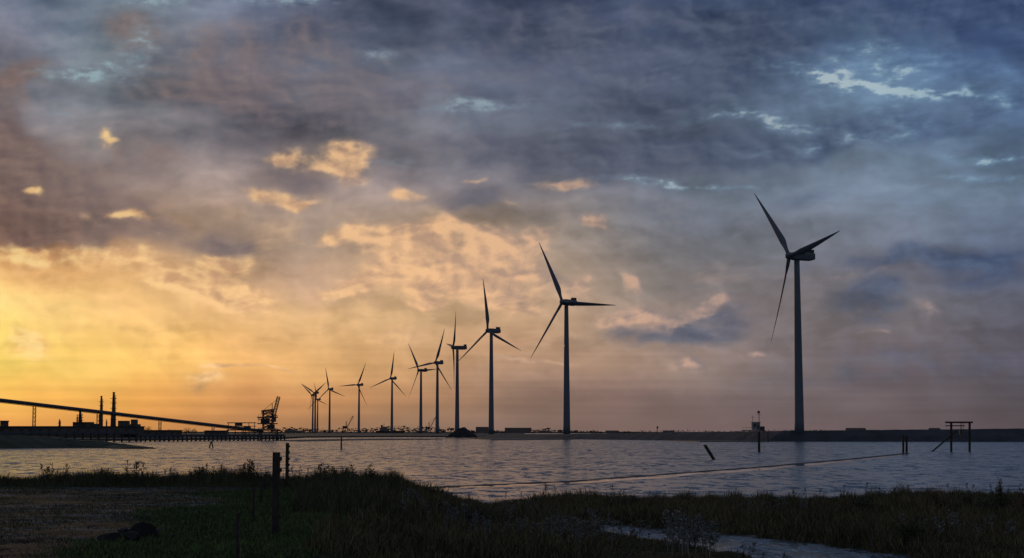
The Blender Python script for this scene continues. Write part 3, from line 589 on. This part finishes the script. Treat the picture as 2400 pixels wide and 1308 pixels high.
b.inputs['Roughness'].default_value=.95; b.inputs['Specular IOR Level'].default_value=.1
bp=nd('ShaderNodeBump'); bp.inputs['Strength'].default_value=.9; bp.inputs['Distance'].default_value=.12; L.new(fine,bp.inputs['Height']); L.new(bp.outputs[0],b.inputs['Normal'])
gr=npmesh('ground',vv,fq,gm); struct(gr); gr.data.polygons.foreach_set('use_smooth',[True]*len(gr.data.polygons))
# ---------------------------------------------------------------- GRASS
def blades(name,x,y,h,w_,m,label,cat='grass',lean=.35):
    n=len(x); z=H(x,y)-.03; a=rng.uniform(0,2*np.pi,n); dx,dy=np.cos(a)*w_,np.sin(a)*w_*.4
    la=rng.normal(.15,1,n)*lean*h; lb=rng.normal(0,1,n)*lean*h
    V=np.zeros((n,5,3)); 
    V[:,0]=np.stack([x-dx,y-dy,z],1); V[:,1]=np.stack([x+dx,y+dy,z],1)
    V[:,2]=np.stack([x-dx*.7+la*.35,y-dy*.7+lb*.35,z+h*.55],1); V[:,3]=np.stack([x+dx*.7+la*.35,y+dy*.7+lb*.35,z+h*.55],1)
    V[:,4]=np.stack([x+la,y+lb,z+h*(1-.3*np.minimum(1,np.abs(la/h)))],1)
    T=np.array([[0,1,3],[0,3,2],[2,3,4]]); Fi=(T[None]+5*np.arange(n)[:,None,None]).reshape(-1,3)
    o=npmesh(name,V.reshape(-1,3),Fi,m); return tag(o,label,cat,kind='stuff')
def scatter(n,x0,x1,y0,y1,power=1.4):
    y=y0+(y1-y0)*rng.random(n)**power; x=rng.uniform(x0,x1,n); return x,y
x,y=scatter(140000,-16,-3,30,86,1.1); e=edge(y); keep=(x<e+1.2)&(x+.08*y+4.5*(.5*np.sin(x*.5+y*.13)+.5*np.sin(y*.37))*.4>-5.8+rng.normal(0,.6,len(x)))
x,y=x[keep],y[keep]; blades('lawn_grass',x,y,rng.uniform(.05,.17,len(x)),.016,MT['lawn'],'short green grass on the flat ground around the notched posts')
x,y=scatter(60000,-24,-7,34,84,1.); keep=(wob(x*2.1,y*2.7)+rng.normal(0,.3,len(x))>-.1); x,y=x[keep],y[keep]
blades('sparse_grass',x,y,rng.uniform(.04,.14,len(x)),.014,MT['tall'],'thin patchy grass growing through the grey gravel at the left')
x=rng.uniform(-30,-5,56000); y=80+rng.random(56000)**.7*8.5; cl=np.clip(.5+.5*wob(x*2.3,y*1.1)+.25*np.sin(x*5.1),0,1); h=(.28+.55*cl**1.3)*rng.uniform(.4,1.35,len(x))*np.where(y<82,.5,1)
blades('tall_grass',x,y,np.maximum(.1,h),.014,MT['tall'],'tall rough grass along the top of the bank at the left waterside',lean=.25)
x=rng.uniform(-13,-2.5,34000); y=rng.uniform(55,90,34000); px_=1200+x/y*F; keep=(px_>690)&(px_<1010); x,y,px_=x[keep],y[keep],px_[keep]
h=(.2+.6*np.clip(1-np.abs(px_-800)/200,0,1))*rng.uniform(.3,1.35,len(x))*(1+.4*np.sin(px_*.09)*np.sin(y*.8)); blades('bank_grass',x,y,h,.016,MT['tall'],'dark overgrown hump of tall grass right of the notched posts',lean=.28)
x,y=scatter(280000,-6,34,38,97,1.0); e=edge(y); cd_=creekd(x,y); keep=(x>e+.8)&((cd_>2.6)|(x<1.5))&(np.abs(x/y)<.36)
x,y,cd_=x[keep],y[keep],cd_[keep]; px_=1200+x/y*F; cl=np.clip(.5+.5*wob(x*1.9,y*1.3)+.3*np.sin(x*4.3+y)*np.sin(y*1.7),0,1.3)
h=(.16+.56*cl**1.6)*rng.uniform(.35,1.4,len(x)); front=(px_>1400)&(px_<2000)&(y<73-(px_-1440)*.027); h=np.where(front,h*.3,h); h=np.where(y>88,h*.9,h)
blades('marsh_grass',x,y,h,.016,MT['marsh'],'dark brownish marsh grass and herbs covering the lower ground at the right')
# weeds
def weed_mesh(seed,m,hs=.03,nh=9):
    r=random.Random(seed); mb=MB(); top=Vector((r.uniform(-.1,.1),r.uniform(-.05,.05),1)); mb.tube((0,0,0),top,.012,.006,3)
    for i in range(r.randint(9,15)):
        t=r.uniform(.3,.97); p=top*t; a=r.uniform(0,6.28); l=r.uniform(.12,.34)*(1.15-t*.7); q_=p+Vector((math.cos(a)*l*.7,math.sin(a)*l*.7,l*.8)); mb.tube(p,q_,.006,.004,3)
        for k_ in range(nh):
            c_=p.lerp(q_,r.uniform(.5,1.08)); s_=hs
            mb.poly([c_+Vector((r.uniform(-s_,s_),r.uniform(-s_,s_),r.uniform(-s_,s_))) for _ in range(3)],[(0,1,2)])
    for k_ in range(16):
        c_=top*r.uniform(.85,1.03); s_=hs; mb.poly([c_+Vector((r.uniform(-s_,s_),r.uniform(-s_,s_),r.uniform(-s_,s_))) for _ in range(3)],[(0,1,2)])
    me=bpy.data.meshes.new('weed'); me.from_pydata(mb.v,[],mb.f); me.update(); me.materials.append(m); return me
WM=[weed_mesh(i,MT['weed']) for i in range(8)]
WS=[weed_mesh(i+20,MT['seed'],.04,12) for i in range(8)]
def weed(x,y,h,label,group,ms=WM,name='tall_weed',wide=1.):
    o=bpy.data.objects.new(name,random.choice(ms)); COL.objects.link(o); o.location=(x,y,float(H(x,y))-.03); o.rotation_euler=(random.uniform(-.1,.1),random.uniform(-.12,.12),random.uniform(0,6)); o.scale=(h*wide,h*wide,h); tag(o,label,'weed',group)
def atg(px,D): return ((px-1200)/F*D,D)
r=random.Random(11)
for c0,n,hh in((20,4,.65),(60,3,.55),(120,10,1.15),(150,4,.75),(200,3,.6),(245,6,.85),(270,4,.8),(315,8,1.2),(360,4,.65),(410,6,.85),(440,3,.65),(487,7,1.0),(520,3,.7),(585,9,1.2),(605,4,.9),(655,3,.65)):
    for i in range(n):
        x_,y_=atg(c0+r.gauss(0,11),r.uniform(81,86)); weed(x_,y_,hh*r.uniform(.6,1.05),'thin branching weed on the left bank, outlined against the water','tall weeds along the left bank',wide=1.2)
for i in range(44):
    x_,y_=atg(r.gauss(800,60),r.uniform(72,86)); weed(x_,y_,r.uniform(.6,1.1),'bushy weed on the overgrown hump right of the notched posts','weeds on the overgrown hump',wide=1.2)
for i in range(46):
    x_,y_=atg(r.uniform(1000,2380),r.uniform(86,92)); weed(x_,y_,r.uniform(.4,.9),'thin weed at the right marsh edge, outlined against the water','weeds along the right marsh edge')
for (c0,D0,n,sp_,hh) in((1130,60,16,60,.85),(1340,56,24,60,.9),(1430,62,14,40,.85),(1620,53,24,32,1.05),(1560,58,6,30,.6),(1790,49,8,50,.55),(1800,78,16,50,.7),(1230,75,12,80,.7),(1000,62,12,60,.75),(2250,60,16,80,.75)):
    for i in range(n):
        x_,y_=atg(c0+r.gauss(0,sp_),D0+r.gauss(0,2)); weed(x_,y_,hh*r.uniform(.6,1.1),'marsh herb with pale fluffy seed heads in the dark growth at the right','pale seeding marsh herbs',WS,'seeding_herb',1.5)
def shrub(px,D,wd,h,label,m,seed,n=2600):
    x_,y_=atg(px,D); r=random.Random(seed); e=empty('shrub',(x_,y_,float(H(x_,y_))-.05)); s_=MB(); l_=MB(); tips=[]
    for i in range(13):
        a=r.uniform(0,6.28); k_=r.random()**.6; tp=Vector((math.cos(a)*wd*.5*k_,math.sin(a)*wd*.5*k_,h*(1-.55*k_*k_)*r.uniform(.7,1.02))); s_.tube((0,0,0),tp,.02,.008,4); tips.append(tp)
    s_.build('stem',MT['bark'],e)
    for i in range(n):
        tp=r.choice(tips)*r.uniform(.35,1.03)+Vector((r.gauss(0,.07),r.gauss(0,.07),r.gauss(0,.06))); q_=.035
        l_.poly([tp+Vector((r.uniform(-q_,q_),r.uniform(-q_,q_),r.uniform(-q_,q_))) for _ in range(3)],[(0,1,2)])
    l_.build('foliage',m,e); tag(e,label,'shrub')
shrub(2335,72,1.3,1.75,'tallest shrub at the right edge, its rounded top above the waterline',MT['shrub'],1,4000)
shrub(2270,74,1.4,1.25,'low shrub just left of the tallest shrub at the right edge',MT['shrub'],2); shrub(2390,70,1.3,1.35,'reddish shrub cut by the right edge of the picture',MT['redleaf'],3)
shrub(2180,76,1.6,1.0,'low wide reddish bush left of the shrubs at the right edge',MT['redleaf'],4); shrub(1820,82,1.6,.85,'grey-green low bush on the marsh edge below the station hut',MT['shrub'],5)
shrub(765,72,1.4,.95,'dark bush on the left shoulder of the overgrown hump',MT['shrub'],6); shrub(835,74,1.6,.85,'dark bush on the crest of the overgrown hump',MT['shrub'],7); shrub(900,78,1.5,.65,'lower bush on the right slope of the overgrown hump',MT['shrub'],8)
shrub(1625,54,.9,1.05,'seeding bush standing in front of the creek',MT['seed'],9,1500); shrub(1345,58,1.2,.8,'pale seeding bush left of the creek',MT['seed'],10,1500)
shrub(1120,66,1.5,.85,'grey-green bush in the marsh below the third turbine',MT['shrub'],11); shrub(1480,84,1.4,.65,'small bush on the marsh edge below the beacon',MT['shrub'],12,1600)
shrub(2010,80,1.7,.8,'broad green bush on the marsh edge right of the largest turbine',MT['shrub'],13); shrub(1260,86,1.5,.6,'low bush at the marsh edge below the second turbine',MT['shrub'],14,1600)
shrub(2120,58,1.5,.9,'dark green bush in the lower right of the marsh',MT['shrub'],15)
# ---------------------------------------------------------------- NOTCHED POSTS, STAKES, ROCKS
def notched(px,yb,yt,hw,label):
    D=(CAMZ-0)*F/(yb-HY); x_,y_=atg(px,D); z=float(H(x_,y_)); h=at(px,yt,D).z-z
    e=empty('notched_post',(x_,y_,z)); r=random.Random(px)
    vs=[];k_=9
    for j in range(k_+1):
        zz_=-.3+(h+.3)*j/k_
        for (a_,b_) in((-1,-1),(1,-1),(1,1),(-1,1)): vs.append((a_*hw*(1+r.uniform(-.05,.05)),b_*hw*(1+r.uniform(-.05,.05)),zz_))
    MB().poly(vs,[(j*4+i,j*4+(i+1)%4,j*4+4+(i+1)%4,j*4+4+i) for j in range(k_) for i in range(4)]+[(k_*4,k_*4+1,k_*4+2,k_*4+3)]).build('timber',MT['wood'],e)
    nb=7
    for j in range(nb):
        zc=h*.1+(h*.82)*j/(nb-1)
        MB().poly([(hw,-.04,zc+.07),(hw+.05,-.04,zc+.045),(hw+.055,-.04,zc-.02),(hw,-.04,zc-.07),(hw,.04,zc+.07),(hw+.05,.04,zc+.045),(hw+.055,.04,zc-.02),(hw,.04,zc-.07)],[(0,1,2,3),(7,6,5,4),(0,4,5,1),(1,5,6,2),(2,6,7,3),(3,7,4,0)]).build('hook',MT['rust'],e)
    tag(e,label,'post')
notched(651,1252,1060,.085,'thick dark post with hooks down its right side, the nearer and larger one'); notched(676,1142,1038,.07,'thinner dark post with hooks, standing farther back behind the larger one')
def small(px,yb,yt,r_,label):
    D=CAMZ*F/(yb-HY); x_,y_=atg(px,D); z=float(H(x_,y_)); h=at(px,yt,D).z-z; mb=MB(); rr=random.Random(px); prev=Vector((0,0,-.2))
    for j in range(1,6):
        nx_=Vector((rr.uniform(-.01,.01),0,-.2+(h+.2)*j/5)); mb.tube(prev,nx_,r_,r_*.98,7); prev=nx_
    o=mb.build('fence_stake',MT['wood']); o.location=(x_,y_,z); tag(o,label,'stake')
small(563,1312,1201,.038,'thin stake nearest the camera, cut by the bottom edge, left of the thick post'); small(599,1215,1143,.042,'thin stake left of the thick post, second in the receding line')
small(616,1176,1133,.05,'short stake third in the receding line beside the notched posts'); small(625,1148,1111,.08,'thick short stake at the bank top left of the farther notched post'); small(339,1139,1105,.05,'short stake on the bank top among weeds in the left third')
def rock(px,yb,w_,h_,label,seed):
    D=CAMZ*F/(yb-HY); x_,y_=atg(px,D); bm=bmesh.new(); bmesh.ops.create_icosphere(bm,subdivisions=3,radius=1); r=random.Random(seed)
    pl=[(Vector((r.gauss(0,1),r.gauss(0,1),r.gauss(0,.8))).normalized(),r.uniform(.4,.7)) for _ in range(12)]
    for v_ in bm.verts:
        for n_,d_ in pl:
            k_=v_.co.dot(n_)
            if k_>d_: v_.co-=n_*(k_-d_)
        v_.co*=1+r.uniform(-.03,.03); v_.co.x*=w_/2*1.5; v_.co.y*=w_/2; v_.co.z=v_.co.z*h_*.8+h_*.2
    me=bpy.data.meshes.new('boulder'); bm.to_mesh(me); bm.free(); me.materials.append(MT['coal']); o=bpy.data.objects.new('boulder',me); COL.objects.link(o); o.location=(x_,y_,float(H(x_,y_))); tag(o,label,'rock')
rock(352,1256,.62,.42,'largest dark boulder of the little heap on the gravel',1); rock(320,1262,.45,.22,'flat dark boulder in front of the largest one',2); rock(272,1262,.5,.24,'low dark boulder at the left end of the heap',3)
rock(405,1258,.26,.13,'small dark stone right of the largest boulder',4); rock(300,1248,.35,.22,'small boulder wedged between the left and the largest boulder',5)
